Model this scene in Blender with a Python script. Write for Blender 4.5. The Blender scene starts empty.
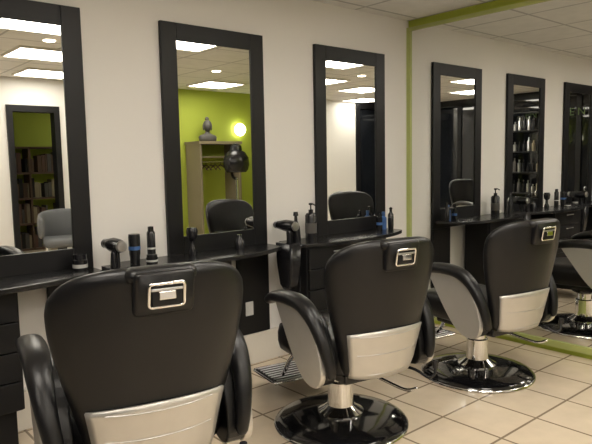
import bpy, bmesh, random
from math import *
from mathutils import Vector, Matrix
random.seed(4)
S=0.88
sc=bpy.context.scene
sc.view_settings.view_transform='Standard'
sc.view_settings.look='None'
sc.view_settings.exposure=0.0

# ---------------------------------------------------------------- materials
def mat(name,col,rough=.5,metal=0,emit=None,es=0,bump=0,bscale=200,coat=0,var=0,vscale=3,spec=.5):
    m=bpy.data.materials.new(name); m.use_nodes=True
    nt=m.node_tree; b=nt.nodes['Principled BSDF']
    b.inputs['Base Color'].default_value=(*col,1)
    b.inputs['Roughness'].default_value=rough
    b.inputs['Metallic'].default_value=metal
    b.inputs['Specular IOR Level'].default_value=spec
    if coat: b.inputs['Coat Weight'].default_value=coat; b.inputs['Coat Roughness'].default_value=.08
    if emit:
        b.inputs['Emission Color'].default_value=(*emit,1); b.inputs['Emission Strength'].default_value=es
    tc=nt.nodes.new('ShaderNodeTexCoord')
    if bump:
        n=nt.nodes.new('ShaderNodeTexNoise'); n.inputs['Scale'].default_value=bscale; n.inputs['Detail'].default_value=3
        bp=nt.nodes.new('ShaderNodeBump'); bp.inputs['Strength'].default_value=bump; bp.inputs['Distance'].default_value=.002
        nt.links.new(tc.outputs['Object'],n.inputs['Vector']); nt.links.new(n.outputs['Fac'],bp.inputs['Height']); nt.links.new(bp.outputs['Normal'],b.inputs['Normal'])
    if var:
        n=nt.nodes.new('ShaderNodeTexNoise'); n.inputs['Scale'].default_value=vscale; n.inputs['Detail'].default_value=4
        r=nt.nodes.new('ShaderNodeMapRange'); r.inputs['To Min'].default_value=1-var; r.inputs['To Max'].default_value=1+var
        mx=nt.nodes.new('ShaderNodeVectorMath'); mx.operation='SCALE'; mx.inputs[0].default_value=col
        nt.links.new(tc.outputs['Object'],n.inputs['Vector']); nt.links.new(n.outputs['Fac'],r.inputs['Value']); nt.links.new(r.outputs['Result'],mx.inputs['Scale']); nt.links.new(mx.outputs['Vector'],b.inputs['Base Color'])
    return m
def tilemat(name,c1,c2,mortar,w,ms,rough,off=(0,0,0),bump=.3):
    m=bpy.data.materials.new(name); m.use_nodes=True
    nt=m.node_tree; b=nt.nodes['Principled BSDF']
    tc=nt.nodes.new('ShaderNodeTexCoord'); mp=nt.nodes.new('ShaderNodeMapping'); mp.inputs['Location'].default_value=off
    br=nt.nodes.new('ShaderNodeTexBrick'); br.offset=0; br.squash=1
    br.inputs['Scale'].default_value=1; br.inputs['Brick Width'].default_value=w; br.inputs['Row Height'].default_value=w
    br.inputs['Mortar Size'].default_value=ms; br.inputs['Mortar Smooth'].default_value=.1
    br.inputs['Color1'].default_value=(*c1,1); br.inputs['Color2'].default_value=(*c2,1); br.inputs['Mortar'].default_value=(*mortar,1)
    n=nt.nodes.new('ShaderNodeTexNoise'); n.inputs['Scale'].default_value=9; n.inputs['Detail'].default_value=5
    r=nt.nodes.new('ShaderNodeMapRange'); r.inputs['To Min'].default_value=.88; r.inputs['To Max'].default_value=1.12
    mx=nt.nodes.new('ShaderNodeVectorMath'); mx.operation='SCALE'
    bp=nt.nodes.new('ShaderNodeBump'); bp.inputs['Strength'].default_value=bump; bp.inputs['Distance'].default_value=.003; bp.invert=True
    L=nt.links.new
    L(tc.outputs['Object'],mp.inputs['Vector']); L(mp.outputs['Vector'],br.inputs['Vector']); L(tc.outputs['Object'],n.inputs['Vector'])
    L(n.outputs['Fac'],r.inputs['Value']); L(br.outputs['Color'],mx.inputs[0]); L(r.outputs['Result'],mx.inputs['Scale']); L(mx.outputs['Vector'],b.inputs['Base Color'])
    L(br.outputs['Fac'],bp.inputs['Height']); L(bp.outputs['Normal'],b.inputs['Normal'])
    b.inputs['Roughness'].default_value=rough
    return m
M_white=mat('wall_paint_white',(.80,.78,.745),.75,bump=.15,bscale=60)
M_green=mat('wall_paint_green',(.42,.50,.06),.7,bump=.15,bscale=60)
M_trim=mat('green_trim_paint',(.44,.49,.17),.45)
M_skirt=mat('skirting_tile',(.76,.72,.64),.4,var=.05)
M_floor=tilemat('floor_tiles',(.72,.61,.465),(.68,.575,.435),(.27,.21,.15),.33,.0065,.18,off=(.1,.05,0))
M_ceil=tilemat('ceiling_tiles',(.80,.785,.75),(.78,.765,.73),(.50,.49,.47),.6,.012,.9,off=(0.0,.1,0),bump=.1)
M_black=mat('black_laminate',(.008,.008,.009),.42,bump=.1,bscale=300,spec=.35)
M_shelf=mat('black_gloss_shelf',(.012,.012,.013),.22)
M_leather=mat('black_leather',(.009,.009,.010),.31,bump=.2,bscale=420,spec=.38)
M_plastic=mat('black_plastic',(.014,.014,.016),.25)
M_gloss=mat('black_gloss_base',(.008,.008,.009),.08,coat=.6)
M_silver=mat('silver_side_panel',(.62,.60,.565),.34,metal=.6,var=.05,vscale=20)
M_chrome=mat('chrome',(.85,.85,.86),.08,metal=1)
M_steel=mat('brushed_steel',(.6,.6,.61),.3,metal=1)
M_mirror=mat('mirror_glass',(.89,.90,.88),0.0,metal=1)
M_light=mat('light_panel_diffuser',(.9,.9,.9),.5,emit=(1,.93,.83),es=15.5)
M_lampw=mat('wall_lamp_glow',(.9,.9,.8),.5,emit=(1,.95,.7),es=9)
M_spot=mat('spot_glow',(.9,.9,.9),.5,emit=(1,.85,.6),es=15)
M_wood=mat('dark_oak_wood',(.09,.05,.03),.5,var=.25,vscale=8)
M_taupe=mat('taupe_laminate',(.27,.225,.15),.55,var=.08)
M_stone=mat('grey_stone',(.085,.08,.075),.6,var=.2,vscale=20)
M_glassdk=mat('night_window_glass',(.012,.014,.018),.03,spec=.6)
M_letter=mat('green_lettering',(.14,.22,.08),.5)
M_blue=mat('blue_label',(.05,.13,.34),.4)
M_lab=mat('pale_label',(.55,.55,.53),.5)
M_grey=mat('grey_fabric',(.12,.125,.13),.7)
M_red=mat('brown_bindings',(.10,.05,.035),.6)
M_cream=mat('cream_plastic',(.7,.66,.58),.5)

# ---------------------------------------------------------------- helpers
def add(name,verts,faces,m,parent=None,smooth=False,ang=None):
    me=bpy.data.meshes.new(name); me.from_pydata([tuple(v) for v in verts],[],faces); 
    bm=bmesh.new(); bm.from_mesh(me); bmesh.ops.recalc_face_normals(bm,faces=bm.faces); bm.to_mesh(me); bm.free()
    me.materials.append(m); o=bpy.data.objects.new(name,me); sc.collection.objects.link(o)
    if smooth:
        for p in me.polygons: p.use_smooth=True
    if parent: o.parent=parent
    return o
def box(name,lo,hi,m,parent=None,bev=0,seg=3):
    x0,y0,z0=lo;x1,y1,z1=hi
    v=[(x0,y0,z0),(x1,y0,z0),(x1,y1,z0),(x0,y1,z0),(x0,y0,z1),(x1,y0,z1),(x1,y1,z1),(x0,y1,z1)]
    f=[(0,3,2,1),(4,5,6,7),(0,1,5,4),(1,2,6,5),(2,3,7,6),(3,0,4,7)]
    o=add(name,v,f,m,parent)
    if bev:
        bm=bmesh.new(); bm.from_mesh(o.data)
        bmesh.ops.bevel(bm,geom=bm.edges[:],offset=bev,segments=seg,affect='EDGES',profile=.5)
        bm.to_mesh(o.data); bm.free()
        for p in o.data.polygons: p.use_smooth=True
        wn=o.modifiers.new('wn','WEIGHTED_NORMAL'); wn.keep_sharp=False
    return o
def loft(name,rings,m,parent=None,cap=True,smooth=True):
    n=len(rings[0]); v=[p for r in rings for p in r]; f=[]
    for i in range(len(rings)-1):
        for j in range(n):
            f.append((i*n+j,i*n+(j+1)%n,(i+1)*n+(j+1)%n,(i+1)*n+j))
    if cap:
        f.append(tuple(range(n))); f.append(tuple((len(rings)-1)*n+j for j in range(n)))
    return add(name,v,f,m,parent,smooth)
def lathe(name,prof,m,parent=None,c=(0,0,0),n=40,axis='Z'):
    rings=[]
    for r,z in prof:
        r=max(r,.0005); ring=[]
        for j in range(n):
            a=2*pi*j/n
            if axis=='Z': ring.append((c[0]+r*cos(a),c[1]+r*sin(a),c[2]+z))
            elif axis=='X': ring.append((c[0]+z,c[1]+r*cos(a),c[2]+r*sin(a)))
            else: ring.append((c[0]+r*cos(a),c[1]+z,c[2]+r*sin(a)))
        rings.append(ring)
    o=loft(name,rings,m,parent)
    o.data.set_sharp_from_angle(angle=radians(38))
    return o
def catmull(P,n=6):
    P=[Vector(p) for p in P]; out=[]
    for i in range(len(P)-1):
        p0=P[max(i-1,0)];p1=P[i];p2=P[i+1];p3=P[min(i+2,len(P)-1)]
        for k in range(n):
            t=k/n
            out.append(.5*((2*p1)+(p2-p0)*t+(2*p0-5*p1+4*p2-p3)*t*t+(3*p1-p0-3*p2+p3)*t**3))
    out.append(P[-1]); return out
def sweep(name,P,rx,rz,m,parent=None,n=16,side=(1,0,0),e=1.0,smooth_path=True,round_ends=True,closed=False):
    """sweep superellipse section; rx along 'side', rz perpendicular"""
    Q=catmull(P) if smooth_path else [Vector(p) for p in P]
    N=len(Q); rings=[]
    def get(r,t):
        if isinstance(r,(int,float)): return r
        x=t*(len(r)-1); i=min(int(x),len(r)-2); return r[i]+(r[i+1]-r[i])*(x-i)
    for i,q in enumerate(Q):
        t=i/(N-1)
        if closed: tan=(Q[(i+1)%N]-Q[i-1]).normalized()
        else: tan=(Q[min(i+1,N-1)]-Q[max(i-1,0)]).normalized()
        s=Vector(side); s=(s-tan*s.dot(tan)); 
        if s.length<1e-3: s=Vector((0,0,1))-tan*tan.z
        s.normalize(); up=tan.cross(s)
        a,b=get(rx,t),get(rz,t)
        def ring(sc_,off):
            R=[]
            for j in range(n):
                th=2*pi*j/n; c_,s_=cos(th),sin(th)
                R.append(q+tan*off+s*(a*sc_*copysign(abs(c_)**e,c_))+up*(b*sc_*copysign(abs(s_)**e,s_)))
            return R
        mn=min(a,b)
        if i==0 and round_ends and not closed: rings+= [ring(.35,-mn*.9),ring(.75,-mn*.6)]
        rings.append(ring(1,0))
        if i==N-1 and round_ends and not closed: rings+= [ring(.75,mn*.6),ring(.35,mn*.9)]
    if closed: rings.append(rings[0])
    return loft(name,[[tuple(p) for p in r] for r in rings],m,parent,cap=not closed)
def prism(name,poly,axis,a,b,m,parent=None,bev=0):
    def P(p,t):
        return {'X':(t,p[0],p[1]),'Z':(p[0],p[1],t),'Y':(p[0],t,p[1])}[axis]
    n=len(poly); v=[P(p,a) for p in poly]+[P(p,b) for p in poly]
    f=[tuple(range(n)),tuple(range(n,2*n))]+[(i,(i+1)%n,n+(i+1)%n,n+i) for i in range(n)]
    o=add(name,v,f,m,parent)
    if bev:
        md=o.modifiers.new('bev','BEVEL'); md.width=bev; md.segments=3; md.limit_method='ANGLE'; md.angle_limit=radians(40)
    return o
def empty(name,loc=(0,0,0),rz=0):
    e=bpy.data.objects.new(name,None); e.empty_display_size=.1; sc.collection.objects.link(e); e.location=loc; e.rotation_euler=(0,0,rz); return e
def rrect(w,h,r,n=5):
    P=[]
    for cx,cy,a0 in ((w-r,h-r,0),(-w+r,h-r,90),(-w+r,-h+r,180),(w-r,-h+r,270)):
        for k in range(n+1):
            a=radians(a0+90*k/n); P.append((cx+r*cos(a),cy+r*sin(a)))
    return P

# ---------------------------------------------------------------- room
ZC=2.42; YB=-4.85; XL=-6.0; XR=3.0
box('floor',(XL-.1,-7.2,-.1),(XR+.1,.1,0),M_floor)
box('ceiling',(XL-.1,-7.2,ZC),(XR+.1,.1,ZC+.1),M_ceil)
box('wall_front',(XL-.1,0,0),(XR+.1,.1,ZC),M_white)
box('wall_right',(XR,-7.2,0),(XR+.1,0,ZC),M_green)
DX0,DX1=-1.72,-1.08
box('wall_back_left',(-4.45,YB-.1,0),(DX0,YB,ZC),M_white)
box('wall_back_middle',(DX1,YB-.1,0),(.35,YB,ZC),M_white)
box('wall_back_lintel',(DX0,YB-.1,2.08),(DX1,YB,ZC),M_white)
box('wall_back_green',(.35,YB-.1,0),(XR,YB,ZC),M_green)
box('wall_back_room',(XL,-7.2,0),(XR,-7.1,ZC),M_green)
box('baseboard_front',(XL,-.035,0),(-.03,0,.2),M_skirt,bev=.004)
YE=-1.9
box('wall_partition',(.012,YE,0),(.13,0,ZC),M_green)
wm=empty('wall_mirror_panel')
box('glass',(0,YE+.05,.075),(.012,-.03,2.335),M_mirror,wm)
box('trim_1',(-.014,-.034,.035),(.012,0,2.362),M_trim,wm)
box('trim_2',(-.014,YE,.035),(.012,YE+.05,2.362),M_trim,wm)
box('trim_3',(-.010,YE+.05,2.335),(.012,-.034,2.362),M_trim,wm)
box('trim_4',(-.014,YE+.05,.035),(.012,-.034,.078),M_trim,wm)

def panel(x,y):
    e=empty('ceiling_light_panel',(x,y,ZC))
    box('diffuser',(-.28,-.28,-.018),(.28,.28,-.004),M_light,e)
    for i,(a,b) in enumerate([((-.3,-.3),(.3,-.28)),((-.3,.28),(.3,.3)),((-.3,-.28),(-.28,.28)),((.28,-.28),(.3,.28))]):
        box('rim_%d'%i,(a[0],a[1],-.022),(b[0],b[1],0),M_cream,e)
for x,y in [(-1.0,-1.75),(-2.3,-1.75),(-3.7,-1.75),(-1.85,-3.05),(-3.1,-3.4),(-1.4,-4.3),(.85,-4.1),(-4.3,-4.5),(1.4,-1.8),(-4.9,-2.6)]:
    panel(x,y)
for x,y in [(-2.9,-2.5),(-2.0,-2.4),(.2,-3.1)]:
    lathe('ceiling_downlight',[(.05,0),(.05,-.006),(.035,-.008),(0,-.008)],M_spot,c=(x,y,ZC),n=20)
panel(.6,-6.1)

sf=empty('window_1')
box('glass',(XL-.03,-4.8,.1),(XL,-.2,2.3),M_glassdk,sf)
for i,y in enumerate([-4.85,-3.6,-2.6,-1.35,-.25]):
    box('mullion_%d'%i,(XL-.05,y-.04,0),(XL+.03,y+.04,2.36),M_black,sf)
box('head',(XL-.05,-4.9,2.3),(XL+.03,-.2,2.42),M_black,sf); box('sill',(XL-.05,-4.9,0),(XL+.03,-.2,.1),M_black,sf)
box('wall_left',(XL-.15,-7.2,0),(XL-.06,0,ZC),M_white)
tx=bpy.data.curves.new('window_lettering','FONT'); tx.body='EN  H E R E N'; tx.size=.17; tx.extrude=.003; tx.align_x='CENTER'
to=bpy.data.objects.new('window_lettering',tx); sc.collection.objects.link(to); tx.materials.append(M_letter)
to.location=(XL+.045,-1.75,1.98); to.rotation_euler=(pi/2,0,pi/2)
d=empty('door_1')
box('leaf',(-5.9,YB-.08,0),(-4.5,YB-.03,2.3),M_glassdk,d)
box('jamb_1',(-4.55,YB-.1,0),(-4.45,YB+.03,2.42),M_black,d); box('jamb_2',(-6,YB-.1,0),(-5.9,YB+.03,2.42),M_black,d)
box('header',(-5.9,YB-.1,2.3),(-4.55,YB+.03,2.42),M_black,d); box('mid',(-5.24,YB-.1,0),(-5.16,YB+.03,2.3),M_black,d)

# ---------------------------------------------------------------- mirrors & shelves
def mirror(xc,y=0,sgn=-1,name='salon_mirror'):
    w=.3635; z0,z1=.205,2.125; b=.1; T=-.028
    e=empty(name,(xc,y,0),0 if sgn<0 else pi)
    box('frame_left',(-w,T,.72),(-w+b,-.002,z1),M_black,e,bev=.003)
    box('frame_right',(w-b,T,.72),(w,-.002,z1),M_black,e,bev=.003)
    box('frame_top',(-w+b,T,z1-b),(w-b,-.002,z1),M_black,e,bev=.003)
    box('frame_bottom',(-w+b,T,.72),(w-b,-.002,.89),M_black,e,bev=.003)
    box('lower_panel',(.12,-.034,z0),(w,-.002,.72),M_black,e,bev=.003)
    box('glass',(-w+b-.002,-.018,.888),(w-b+.002,-.010,z1-b+.002),M_mirror,e)
    return e
XS=[-.671,-1.852,-3.033,-4.214]
def station(xc):
    fl=xc-.3635
    mirror(xc)
    e=empty('styling_shelf',(xc,0,0))
    x0,x1=-.3635-.36,.335
    ctrl=[(x0,-.03),(x0,-.22),(x0+.03,-.27),(x0+.25,-.345),(x0+.5,-.36),(x1-.25,-.32),(x1-.05,-.25),(x1,-.21),(x1,-.03)]
    mid=catmull([(a,b,0) for a,b in ctrl[1:-1]],5)
    poly=[ctrl[0]]+[(p.x,p.y) for p in mid]+[ctrl[-1]]
    prism('top',poly,'Z',.765,.79,M_shelf,e,bev=.004)
    e=empty('drawer_cabinet',(fl,0,0))
    cx0,cx1=-.33,.27
    box('plinth',(cx0+.03,-.24,0),(cx1-.03,-.04,.2),M_black,e)
    box('cabinet_body',(cx0,-.27,.2),(cx1,-.04,.764),M_black,e,bev=.003)
    for i in range(4):
        z=.205+i*.139
        box('drawer_%d'%i,(cx0+.012,-.288,z),(cx1-.012,-.27,z+.132),M_black,e,bev=.003)
        sweep('handle_%d'%i,[(xh,-.305,z+.1) for xh in (cx0+.22,cx0+.29,cx0+.36)],.005,.005,M_steel,e,n=8,side=(0,1,0))
    return fl
FL=[station(x) for x in XS]
box('notice_label',(XS[1]+.165,-.038,.33),(XS[1]+.225,-.035,.42),M_lab)

def holder(x,y):
    e=empty('tool_holder',(x,y,0)); e.scale=(1,1.25,1)
    loft('pouch',[[(a,b,z) for a,b in rrect(w,d,.015)] for z,w,d in ((.50,.03,.03),(.53,.038,.045),(.66,.045,.06),(.80,.048,.065))],M_plastic,e)
    lathe('dryer_barrel',[(.0,-.06),(.028,-.058),(.036,-.03),(.038,.02),(.032,.05),(.024,.085),(.024,.1),(0,.1)],M_plastic,e,c=(.005,.0,.91),n=20,axis='Y')
    lathe('dryer_nozzle_ring',[(.026,.083),(.027,.09),(.026,.1)],M_steel,e,c=(.005,.0,.91),n=20,axis='Y')
    lathe('dryer_rear_grille',[(0,-.064),(.024,-.063),(.029,-.056),(.03,-.05)],M_steel,e,c=(.005,.0,.91),n=20,axis='Y')
    sweep('dryer_handle',[(.005,.0,.9),(.005,-.004,.84),(.005,-.006,.74)],.015,.018,M_plastic,e,n=12)
    sweep('clipper',[(-.03,-.03,.7),(-.03,-.035,.80),(-.03,-.037,.88)],[.014,.016,.012],[.012,.016,.01],M_plastic,e,n=12)
    sweep('cord',[(.03,0,.68),(.042,-.04,.6),(.04,-.05,.46),(.02,-.045,.38),(-.02,-.04,.42),(-.03,-.04,.56)],.004,.004,M_plastic,e,n=8)
    return e
holder(FL[0]-.42,-.2); holder(FL[1]-.42,-.23); holder(FL[2]-.42,-.2)

def bottle(name,x,y,z,prof,m,label=None,n=24):
    e=empty(name,(x,y,z)); lathe('body',prof,m,e,n=n)
    if label:
        r,a,b,ml=label; lathe('label',[(r,a),(r,b)],ml,e,n=n)
    return e
Z=.7905
def pump(x,y,h=.16,r=.032,m=M_plastic,lab=None):
    e=bottle('pump_bottle',x,y,Z,[(0,0),(r,0),(r,.01),(r,h-.02),(r*.8,h-.005),(r*.4,h),(r*.4,h+.02),(.005,h+.022),(.005,h+.05),(.014,h+.052),(.014,h+.065),(0,h+.067)],m,lab)
    sweep('nozzle',[(0,0,h+.058),(0,-.02,h+.06),(0,-.042,h+.052)],.005,.005,m,e,n=8)
    return e
pump(FL[0]-.13,-.1,.18,.04,M_plastic,(.0405,.04,.11,M_stone))
bottle('spray_bottle',FL[0]-.31,-.15,Z,[(0,0),(.03,0),(.032,.02),(.026,.1),(.012,.14),(.01,.17),(.018,.175),(.014,.2),(0,.2)],M_plastic)
bottle('gel_tube',FL[1]-.26,-.12,Z,[(0,0),(.026,0),(.027,.03),(.03,.05),(.032,.14),(.03,.155),(0,.156)],M_plastic,(.0325,.07,.09,M_blue))
bottle('hairspray_can',FL[1]-.15,-.1,Z,[(0,0),(.022,0),(.023,.005),(.023,.15),(.018,.16),(.016,.162),(.016,.185),(0,.188)],M_plastic,(.0235,.06,.07,M_lab))
bottle('wax_jar',FL[1]-.2,-.2,Z,[(0,0),(.03,0),(.031,.03),(.028,.032),(.028,.045),(0,.046)],M_plastic,(.0315,.008,.018,M_lab))
bottle('neck_brush',FL[1]+.1,-.12,Z,[(0,0),(.024,0),(.026,.02),(.014,.05),(.012,.08),(.03,.1),(.034,.14),(.026,.16),(0,.162)],M_plastic)
bottle('talc_bottle',FL[1]+.42,-.14,Z,[(0,0),(.03,0),(.03,.05),(.015,.07),(.014,.09),(0,.09)],M_plastic)
bottle('wax_jar',FL[2]+.62,-.12,Z,[(0,0),(.036,0),(.037,.05),(.033,.055),(.033,.08),(0,.082)],M_plastic,(.0375,.012,.03,M_lab))
bottle('aftershave_bottle',FL[0]+.62,-.1,Z,[(0,0),(.024,0),(.024,.09),(.01,.1),(.01,.115),(.013,.116),(.013,.135),(0,.136)],M_blue)
bottle('aftershave_bottle',FL[0]+.55,-.12,Z,[(0,0),(.022,0),(.022,.1),(.012,.11),(.012,.14),(0,.141)],M_plastic,(.0225,.04,.06,M_blue))
bottle('spray_bottle',FL[0]+.67,-.13,Z,[(0,0),(.02,0),(.022,.02),(.022,.11),(.01,.13),(.01,.15),(.014,.16),(0,.17)],M_plastic)

# ---------------------------------------------------------------- barber chair
def barber_chair(x,y,head,lift=0.0,back=.05):
    e=empty('barber_chair',(x,y,0),-radians(head))
    L=lift
    lathe('base_disc',[(0,0.001),(.325,.001),(.333,.006),(.335,.014),(.328,.024),(.30,.036),(.22,.05),(.14,.058),(.1,.062),(0,.064)],M_gloss,e,n=72)
    lathe('base_ring',[(.336,.002),(.340,.006),(.338,.013),(.334,.016)],M_chrome,e,n=72)
    lathe('pedestal_flange',[(.115,.06),(.115,.068),(.09,.082),(.068,.1),(.064,.13),(.064,.22),(.055,.225),(.0,.226)],M_chrome,e)
    lathe('pedestal_column',[(.05,.2),(.05,.32+L),(0,.32+L)],M_chrome,e)
    lathe('pedestal_collar',[(.058,.27+L),(.09,.285+L),(.1,.33+L),(0,.33+L)],M_plastic,e)
    u=empty('upper_body',(0,-back,L)); u.parent=e
    box('under_frame',(-.17,-.2,.315),(.17,.25,.365),M_plastic,u,bev=.012)
    rings=[]
    for z,k in [(.36,.9),(.375,.97),(.41,1),(.455,1.0),(.485,.97),(.502,.88),(.508,.7)]:
        rings.append([(a*k,b*k+.07,z+.012*max(0,1-abs(a)/.2)*(k<.9)) for a,b in rrect(.245,.29,.09,7)])
    loft('seat_cushion',rings,M_leather,u)
    loft('seat_front_roll',[[(xx,.315+.035*cos(t),.44+.055*sin(t)) for t in [2*pi*j/16 for j in range(16)]] for xx in (-.21,-.2,.2,.21)],M_leather,u)
    def W(z):
        T=[(.36,.168),(.40,.196),(.48,.214),(.56,.236),(.64,.258),(.72,.278),(.80,.293),(.86,.297),(.90,.290),(.935,.266),(.96,.228),(.975,.178),(.983,.12)]
        for (a,b),(c,d_) in zip(T,T[1:]):
            if a<=z<=c: return b+(d_-b)*(z-a)/(c-a)
        return T[-1][1] if z>.9 else T[0][1]
    def YC(z): return -.235-(z-.36)*.19
    def TH(z):
        t=.105 if z<.8 else .105-.03*(z-.8)/.18
        if z>.95: t*=max(.35,sqrt(max(0,1-((z-.95)/.036)**2)))
        if z<.39: t*=.7+.3*(z-.36)/.03
        return t
    K=.95
    zs=[.36,.37,.385]+[.40+.02*i for i in range(25)]+[.89,.90,.91,.92,.93,.94,.95,.958,.966,.973,.979,.983]
    zs=sorted(set(round(z,4) for z in zs)); rings=[]
    for z in zs:
        w,t,yc=W(z),TH(z),YC(z); R=[]
        for j in range(48):
            th=2*pi*j/48; c_,s_=cos(th),sin(th)
            px=w*copysign(abs(c_)**.75,c_); py=t/2*copysign(abs(s_)**.8,s_)
            R.append((px,yc+py+K*px*px,z))
        rings.append(R)
    o=loft('backrest',rings,M_leather,u)
    md=o.modifiers.new('s','SUBSURF'); md.levels=1; md.render_levels=1
    def ys(px,z):
        w=W(z); c=min(1,abs(px)/w); s=(1-c**(1/.75*2))**.5 if c<1 else 0
        return YC(z)-TH(z)/2*(s**.8)+K*px*px
    v=[];f=[];NX,NZ=20,10
    for i in range(NZ+1):
        for j in range(NX+1):
            tz=i/NZ; uu=-1+2*j/NX
            zt=.585-.014*uu*uu; zb=.358+.008*abs(uu)**6
            z=zb+(zt-zb)*tz; hw=.172+.036*tz; px=hw*uu
            v.append((px,ys(px,max(z,.372))-.007,z))
    for i in range(NZ):
        for j in range(NX):
            a=i*(NX+1)+j; f.append((a,a+1,a+NX+2,a+NX+1))
    o=add('rear_plate',v,f,M_silver,u,True); md=o.modifiers.new('so','SOLIDIFY'); md.thickness=.008; md.offset=0
    for zz in (.378,.475,.56):
        sweep('plate_rib',[(px,ys(px,zz)-.012,zz) for px in (-.16,-.08,0,.08,.16)],.002,.0025,M_steel,u,n=8,side=(0,0,1))
    yb=YC(.92)-.05
    rings=[]
    for yy,k in [(yb+.05,.97),(yb+.0,1),(yb-.010,.98),(yb-.017,.92)]:
        rings.append([(a*k,yy-(b*k)*.19+K*a*a,.913+b*k) for a,b in rrect(.086,.062,.016)])
    loft('headrest_block',rings,M_leather,u)
    sweep('headrest_cap',[(xx,YC(.98)-.006,.962) for xx in (-.08,0,.08)],.042,.024,M_leather,u,n=20,side=(0,1,0),e=.9)
    P=[(a,yb-.024-b*.19,.912+b) for a,b in rrect(.049,.033,.009,3)]
    sweep('bracket_loop',P,.005,.005,M_chrome,u,n=8,side=(0,1,0),smooth_path=False,closed=True)
    box('bracket_slot',(-.042,yb-.026,.882),(.042,yb-.015,.942),M_black,u,bev=.004)
    box('bracket_plate',(-.024,yb-.034,.900),(.024,yb-.024,.924),M_chrome,u,bev=.003)
    box('bracket_tab',(-.045,yb-.03,.924),(.045,yb-.022,.932),M_steel,u,bev=.003)
    for s in (-1,1):
        X=s*.307; SD='l' if s<0 else 'r'
        P=[(X,.235,.650),(X,.17,.676),(X,.05,.690),(X,-.07,.682),(X,-.16,.635),(X*.975,-.22,.55),(X*.93,-.25,.46),(X*.9,-.255,.40)]
        sweep('arm_pad_'+SD,P,[.036,.043,.044,.040,.032,.026,.02],[.024,.03,.032,.030,.026,.022,.018],M_leather,u,n=20,e=.85)
        poly=[(.165,.655),(.05,.672),(-.07,.665),(-.15,.62),(-.205,.54),(-.235,.46),(-.24,.385),(-.2,.335),(-.12,.335),(-.05,.375),(.01,.44),(.07,.52),(.12,.59)]
        pc=catmull([(a,b,0) for a,b in poly],3); poly2=[(p.x,p.y) for p in pc]
        xi,xo=s*.294,s*.324
        prism('side_panel_'+SD,poly2,'X',min(xi,xo),max(xi,xo),M_silver,u,bev=.006)
        poly3=[(a*.97-.003,(b-.5)*.97+.5) for a,b in poly]
        pc=catmull([(a,b,0) for a,b in poly3],3)
        xa,xb=s*.235,s*.293
        prism('arm_support_'+SD,[(p.x,p.y) for p in pc],'X',min(xa,xb),max(xa,xb),M_leather,u,bev=.008)
    for s in (-1,1):
        sweep('footrest_arm',[(s*.1,.18,.335),(s*.1,.33,.32),(s*.1,.43,.25),(s*.1,.49,.17),(s*.1,.53,.135)],.012,.012,M_chrome,u,n=10)
    box('footrest_plate',(-.19,.44,.115),(.19,.70,.13),M_plastic,u,bev=.006)
    for i in range(8):
        yy=.455+i*.033
        sweep('footrest_rib',[(xx,yy,.134) for xx in (-.17,0,.17)],.006,.004,M_steel,u,n=8,side=(0,1,0))
    sweep('footrest_rim',[(a,.57+b,.128) for a,b in rrect(.195,.135,.02,3)],.007,.007,M_chrome,u,n=8,side=(0,0,1),smooth_path=False,closed=True)
    sweep('recline_lever',[(.16,-.15,.345),(.2,-.24,.335),(.22,-.31,.315),(.24,-.33,.33),(.25,-.325,.36)],.007,.007,M_plastic,u,n=10)
    sweep('pump_lever',[(.05,-.02,.30),(.1,-.12,.27),(.14,-.24,.25),(.16,-.30,.27)],.008,.008,M_chrome,u,n=10)
    lathe('lever_knob',[(0,-.02),(.012,-.018),(.014,0),(.012,.018),(0,.02)],M_plastic,u,c=(.25,-.325,.375),n=16)
    return e
barber_chair(-3.045,-1.245,12,.055,.05)
barber_chair(-1.845,-1.055,11,0,.09)
barber_chair(-.735,-1.13,10,0,.07)

# ---------------------------------------------------------------- far side of the salon (seen in mirrors)
d=empty('door_2')
box('jamb_1',(DX0,YB-.12,0),(DX0+.07,YB+.03,2.08),M_black,d); box('jamb_2',(DX1-.07,YB-.12,0),(DX1,YB+.03,2.08),M_black,d)
box('head',(DX0+.07,YB-.12,2.0),(DX1-.07,YB+.03,2.08),M_black,d)
b=empty('bookcase',(-.9,-7.08,0))
for i,z in enumerate((0,.4,.8,1.2,1.6)):
    box('board_%d'%i,(-.9,0,z),(.9,.3,z+.03),M_wood,b)
    if i<4:
        x=-.86; k=0
        while x<.8:
            w=random.uniform(.03,.07); h=random.uniform(.2,.32)
            if random.random()<.85: box('book',(x,.03,z+.03),(x+w-.004,.24,z+.03+h),random.choice([M_red,M_wood,M_stone,M_black,M_taupe]),b)
            x+=w
for i,x in enumerate((-.93,.9,0)): box('side_%d'%i,(x,0,0),(x+.03,.3,1.63),M_wood,b)
w=empty('open_wardrobe',(1.13,YB+.005,0))
box('side_1',(-.36,0,0),(-.33,.4,1.6),M_taupe,w); box('side_2',(.33,0,0),(.36,.4,1.6),M_taupe,w)
box('top',(-.38,0,1.6),(.38,.42,1.64),M_taupe,w); box('base',(-.33,0,0),(.33,.4,.08),M_taupe,w); box('hat_shelf',(-.33,0,1.4),(.33,.36,1.42),M_taupe,w)
sweep('rail',[(-.33,.2,1.34),(0,.2,1.34),(.33,.2,1.34)],.012,.012,M_chrome,w,n=10,side=(0,1,0))
for i,x in enumerate((-.2,-.14,-.05,.02,.12)):
    sweep('hanger_hook',[(x,.2,1.35),(x,.2,1.3)],.004,.004,M_black,w,n=6)
    sweep('hanger_bar',[(x,.06,1.22),(x,.2,1.29),(x,.34,1.22)],.008,.008,M_wood,w,n=6)
bu=empty('buddha_statue',(1.04,YB+.2,1.641))
def ell(name,c,r,m,p,n=24):
    lathe(name,[(r[0]*sin(pi*i/12),-r[2]*cos(pi*i/12)) for i in range(13)],m,p,c=c,n=n)
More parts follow.
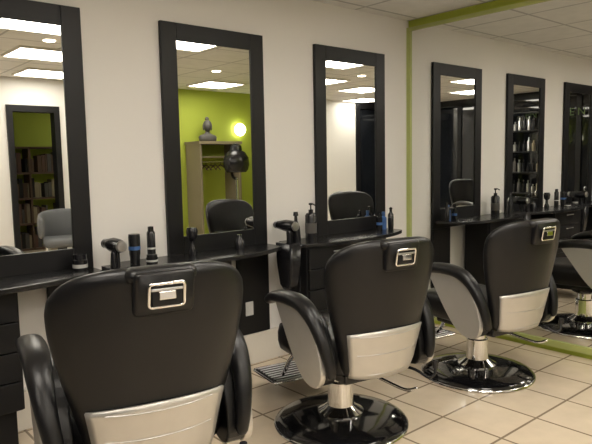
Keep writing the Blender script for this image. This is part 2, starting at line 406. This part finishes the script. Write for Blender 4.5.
loft('shoulders',[[(a*.15*k,b_*.075*min(k,1),z) for a,b_ in [(cos(2*pi*j/24),sin(2*pi*j/24)) for j in range(24)]] for z,k in [(0,.9),(.03,1.0),(.07,1.02),(.095,.85),(.115,.42),(.13,.26),(.16,.24),(.18,.3)]],M_stone,bu)
ell('head',(0,0,.235),(.068,0,.088),M_stone,bu); ell('hair_bun',(0,-.005,.335),(.032,0,.032),M_stone,bu)
ell('ear_l',(-.07,0,.215),(.012,0,.05),M_stone,bu); ell('ear_r',(.07,0,.215),(.012,0,.05),M_stone,bu)
ell('nose',(0,.066,.23),(.01,0,.02),M_stone,bu)
wl=empty('wall_lamp',(1.74,YB,1.84))
lathe('glass_shade',[(.0,.0),(.05,0),(.09,.03),(.1,.06),(.08,.1),(.04,.12),(0,.122)],M_lampw,wl,n=24,axis='Y'); 
lathe('mount',[(0,0),(.06,0),(.06,.012),(0,.012)],M_steel,wl,n=24,axis='Y')
hd=empty('hood_dryer',(1.16,-4.10,0))
lathe('pole',[(.018,.06),(.018,1.1)],M_chrome,hd,n=14)
for i in range(5):
    a=2*pi*i/5+.3; sweep('leg',[(0,0,.1),(.13*cos(a),.13*sin(a),.08),(.25*cos(a),.25*sin(a),.045)],.014,.014,M_black,hd,n=8,side=(0,0,1))
    ell('castor',(.25*cos(a),.25*sin(a),.028),(.026,0,.027),M_black,hd,12)
lathe('hood',[(.14,1.18),(.17,1.22),(.19,1.29),(.18,1.39),(.13,1.47),(.06,1.51),(0,1.52)],M_plastic,hd)
lathe('inner_hood',[(.135,1.18),(.15,1.24),(.12,1.34),(.06,1.4),(0,1.41)],M_steel,hd)
lathe('motor_housing',[(.09,0),(.08,.06),(.04,.09),(0,.095)],M_plastic,hd,c=(0,0,1.5),n=20)
sweep('arm',[(0,0,1.08),(.0,-.1,1.12),(0,-.14,1.25)],.02,.02,M_black,hd,n=10)
def tub_chair(x,y,h):
    c=empty('waiting_chair',(x,y,0),radians(h))
    loft('seat',[[(a*k,b*k,z) for a,b in rrect(.25,.25,.07)] for z,k in [(.36,.9),(.38,1),(.44,1),(.46,.92)]],M_grey,c)
    P=[(-.27,.22),(-.28,0),(-.24,-.2),(-.12,-.28),(0,-.3),(.12,-.28),(.24,-.2),(.28,0),(.27,.22)]
    sweep('wrap_back',[(a,b,.6) for a,b in P],[.12,.15,.18,.19,.18,.15,.12],.03,M_grey,c,n=14,side=(0,0,1),e=.8)
    for a in (-.2,.2):
        for b in (-.2,.2): sweep('leg',[(a,b,.37),(a*1.1,b*1.1,.01)],.014,.014,M_chrome,c,n=8)
tub_chair(-1.3,-4.25,15); tub_chair(-.1,-4.3,-10)
pd=empty('product_display',(XL+.12,-2.25,0))
for i,z in enumerate((.35,.7,1.05,1.4,1.75,2.05)):
    box('board_%d'%i,(0,-.4,z),(.25,.4,z+.02),M_black,pd)
    if i<5:
        for k in range(9):
            h=random.uniform(.14,.24); lathe('product_bottle',[(0,0),(.03,0),(.03,h*.7),(.012,h*.8),(.012,h),(0,h)],random.choice([M_stone,M_plastic,M_steel,M_plastic,M_taupe]),pd,c=(.12,-.34+.085*k,z+.021),n=12)
box('post_1',(0,-.42,0),(.25,-.4,2.07),M_black,pd); box('post_2',(0,.4,0),(.25,.42,2.07),M_black,pd)

# ---------------------------------------------------------------- world + camera
w=bpy.data.worlds.new('World'); sc.world=w; w.use_nodes=True
w.node_tree.nodes['Background'].inputs['Color'].default_value=(1,.93,.85,1); w.node_tree.nodes['Background'].inputs['Strength'].default_value=.05
yaw,pitch,roll=.71,.1,-.019
f=Vector((sin(yaw)*cos(pitch),cos(yaw)*cos(pitch),-sin(pitch))); r=Vector((cos(yaw),-sin(yaw),0)); u=r.cross(f)
r2=r*cos(roll)+u*sin(roll); u2=-r*sin(roll)+u*cos(roll)
cam=bpy.data.cameras.new('camera'); co=bpy.data.objects.new('camera',cam); sc.collection.objects.link(co)
cam.sensor_width=36; cam.lens=603/592*36; cam.clip_start=.02
Mx=Matrix(((r2.x,u2.x,-f.x,0),(r2.y,u2.y,-f.y,0),(r2.z,u2.z,-f.z,0),(0,0,0,1)))
co.matrix_world=Matrix.Translation(Vector((-4.458,-3.582,1.5))*S)@Mx
sc.camera=co
